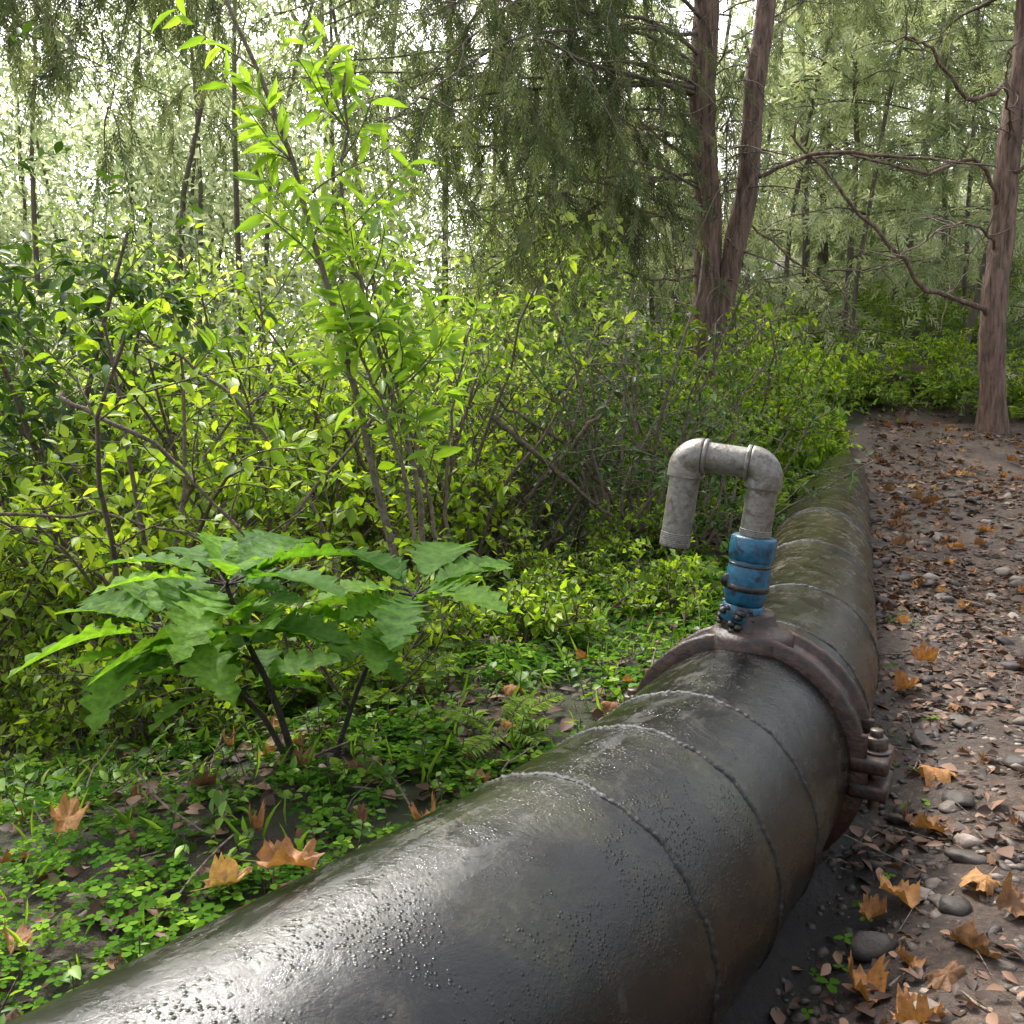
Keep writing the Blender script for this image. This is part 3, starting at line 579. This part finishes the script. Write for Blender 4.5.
# ---------------------------------------------------------------- background masses
def cloud(lf,c,r,n,L,w,rb=(0,1),down=0):
    c=np.asarray(c);v=rv(n); rad=rng.random(n)**.45; p=c+v*np.array(r)*rad[:,None]
    d=nrm(v*.6+rv(n)+np.array([0,0,-down])); u=nrm(UP+rng.normal(0,.6,(n,3)))
    lf.add(p,d,u,L*R(.6,1.3,n),np.clip(R(rb[0],rb[1],n)+R(-.3,.15),0,1),w)
lf=LF()
for q in range(270):
    y=R(8.0,13.5); x=R(-.64*y,.1*y); g=gz(x,y); z=g+R(0,1)**.8*R(1.5,4.3); s=R(.35,.8); cloud(lf,(x,y,z),(s,s,s*.6),120,.10,.48,(.1,1))
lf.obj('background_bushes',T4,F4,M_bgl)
lf=LF();tk=Acc()
for q in range(52):
    y=R(15,28); x=R(-.72*y,.72*y) if q%2 else R(-.72*y,-.1*y); g=gz(x,y); hh=R(8,14)*(1.0 if x<-.3*y else 1.2)
    if x<-.55*y: hh*=.75
    P=walk((x,y,g-.3),(0,0,1),hh,8,.05); tube(tk,P,np.linspace(.07,.02,9),6)
    for k in range(26):
        t=R(.1,1); c=P[min(int(t*8),8)]+rng.normal(0,1,3)*np.array([1.6,1.6,.5])*(1.15-t*.6); s=R(.6,1.4); cloud(lf,c,(s,s,s*.5),115,.18,.42,(.0,1),.3)
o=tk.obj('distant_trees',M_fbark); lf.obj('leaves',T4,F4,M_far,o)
lf=LF();tk=Acc()
for q in range(40):
    y=R(12,20); x=R(-.02*y,.72*y); g=gz(x,y); hh=R(5,9)
    P=walk((x,y,g-.3),(0,0,1),hh,8,.05); tube(tk,P,np.linspace(R(.035,.07),.02,9),6)
    for k in range(26):
        t=R(.04,1); pz=P[min(int(t*8),8)]; a_=R(0,6.28); B=walk(pz,[math.cos(a_),math.sin(a_),.1],R(.8,2.2),6,.1,.07); tube(tk,B,np.linspace(.014,.005,7),4)
        n_=28; i=rng.integers(1,7,n_); pos=B[i]+rng.normal(0,.16,(n_,3)); lf.add(pos,nrm(rv(n_)*.9+np.array([0,0,-.6])),rv(n_),R(.22,.45,n_),np.clip(R(0,1,n_)*.8+R(-.2,.3),0,1),1.1)
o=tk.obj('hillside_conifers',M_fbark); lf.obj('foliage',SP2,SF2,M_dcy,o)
lf=LF()
for q in range(340):
    y=R(8.5,18); x=R(.15*y,.70*y); d_=pd1(x,y)
    if -.6<d_<2.7 and y<11.0: continue
    g=gz(x,y); s=R(.2,.5); cloud(lf,(x,y,g+R(0,.4)),(s,s,s*.7),85,.08,.4,(.1,1))
lf.obj('hillside_undergrowth',T4,F4,M_fern)
# ---------------------------------------------------------------- stones, litter, dead leaves
def icos(sub):
    bm=bmesh.new(); bmesh.ops.create_icosphere(bm,subdivisions=sub,radius=.5); V=np.array([v.co[:] for v in bm.verts]); F=np.array([[v.index for v in f.verts] for f in bm.faces]); bm.free(); return V,F
def rocks(name,n,yr,dr,smin,smax,sub,pw=2.5):
    V0,F0=icos(sub); out=[];rn=[];x,y,d=scat(n,yr,dr,16); n=len(x); s=smin+(smax-smin)*rng.random(n)**pw; z=H(x,y)+.008
    Fs=[]
    for k in range(n):
        V=V0*(1+rng.normal(0,.14 if sub==1 else .07,(len(V0),1)))
        if sub>1:
            for c_ in range(5):
                nn_=rv(1)[0]; dd_=V@nn_; V=V-np.clip(dd_-.3,0,1)[:,None]*nn_
        sc=np.array([1,R(.55,.9),R(.25,.55)])*s[k]; a_=R(0,6.28); V=V*sc; ca,sa=math.cos(a_),math.sin(a_)
        tl=R(-.35,.35); V=np.stack([V[:,0]*ca-V[:,1]*sa,V[:,0]*sa+V[:,1]*ca,V[:,2]+V[:,0]*tl],-1)+np.array([x[k],y[k],z[k]+s[k]*.1])
        out.append(V);Fs.append(F0+k*len(V0)); rn.append(np.full(len(F0),rng.random()*(.4 if d[k]<.42 else 1)))
    mk(name,np.concatenate(out),np.concatenate(Fs),M_stone,np.concatenate(rn),False)
rocks('gravel',9000,(.9,5),(.22,2.5),.008,.038,1)
rocks('stones',850,(.9,8),(.26,2.5),.03,.13,2,2.6)
lf=LF()
for n_,yr,dr,L,ov in ((7500,(.9,5),(.21,2.6),.033,14),(6000,(4,12),(.21,2.6),.05,14),(5500,(.8,6),(-2.4,-.22),.045,4)):
    x,y,d=scat(n_,yr,dr,ov); k=vn(x*4,y*4,31)>R(.1,.7,len(x)); x=x[k];y=y[k]; n_=len(x); a_=R(0,6.28,n_); lf.add(np.stack([x,y,H(x,y)+R(.01,.03,n_)],-1),np.stack([np.cos(a_),np.sin(a_),R(-.2,.35,n_)],-1),UP+rng.normal(0,.35,(n_,3)),L*R(.4,1.5,n_),rng.random(n_)**1.4,R(.3,.9,n_))
lf.obj('leaf_litter',T8,F8,M_litter)
tw=Acc(); x,y,d=scat(300,(.9,7),(.25,2.3),14)
for k in range(len(x)): tube(tw,walk((x[k],y[k],gz(x[k],y[k])+.02),[R(-1,1),R(-1,1),0],R(.04,.2),4,.12),R(.001,.003),4)
x,y,d=scat(180,(.9,4.5),(-2,-.3))
for k in range(len(x)): tube(tw,walk((x[k],y[k],gz(x[k],y[k])+.03),[R(-1,1),R(-1,1),.1],R(.08,.35),5,.12),R(.0015,.004),4)
tw.obj('fallen_twigs',M_dry)
L3=[LF(),LF(),LF()]
hand=[(-1.02,1.98,.72,.14),(.09,2.28,.6,.13),(-.60,1.72,.9,.11),(-.26,1.72,.8,.12),(-.50,1.28,.45,.09),(-.2,2.0,.5,.11),(-.9,1.55,.4,.1),(-.02,3.0,.5,.1),
 (.62,1.55,.6,.12),(.80,1.75,.7,.11),(.98,1.78,.75,.11),(.62,1.36,.5,.10),(.80,1.55,.35,.10),(1.15,2.3,.65,.12),(1.25,2.9,.5,.12),(.95,2.05,.4,.11),(1.05,2.5,.3,.12),(1.5,3.2,.55,.12),(1.0,1.7,.3,.12),(.72,1.45,.3,.10)]
for k,(x,y,r_,L) in enumerate(hand):
    z=gz(x,y)+(.05 if pd1(x,y)<0 else .03); a_=R(0,6.28)
    L3[k%3].add(np.array([[x,y,z]]),np.array([[math.cos(a_),math.sin(a_),R(-.1,.2)]]),UP+rng.normal(0,.3,3),L,r_,R(.7,1.05))
for n_,yr,dr,L in ((260,(1.3,9),(.26,2.5),.08),(130,(5,12),(.3,2.5),.11),(170,(1,6),(-2.5,-.26),.085)):
    x,y,d=scat(n_,yr,dr,14)
    for k in range(len(x)):
        a_=R(0,6.28); L3[k%3].add(np.array([[x[k],y[k],gz(x[k],y[k])+R(.02,.05)]]),np.array([[math.cos(a_),math.sin(a_),R(-.2,.3)]]),UP+rng.normal(0,.4,3),L*R(.5,1.25),float(np.clip(rng.normal(.34,.25),0,1)),R(.55,1.0))
L3[0].add(np.array([[-.30,1.06,.43]]),np.array([[1,.2,-.1]]),UP,.09,.45,.8)
dl=empty('dead_leaves')
for k,(l,cu) in enumerate(zip(L3,(.5,-.7,1.0))):
    T,F_=maple(k+2,cu); l.obj('leaf_pile_%d'%k,T,F_,M_dead,dl)
print('faces',sum(len(o.data.polygons) for o in bpy.data.objects if o.type=='MESH'))
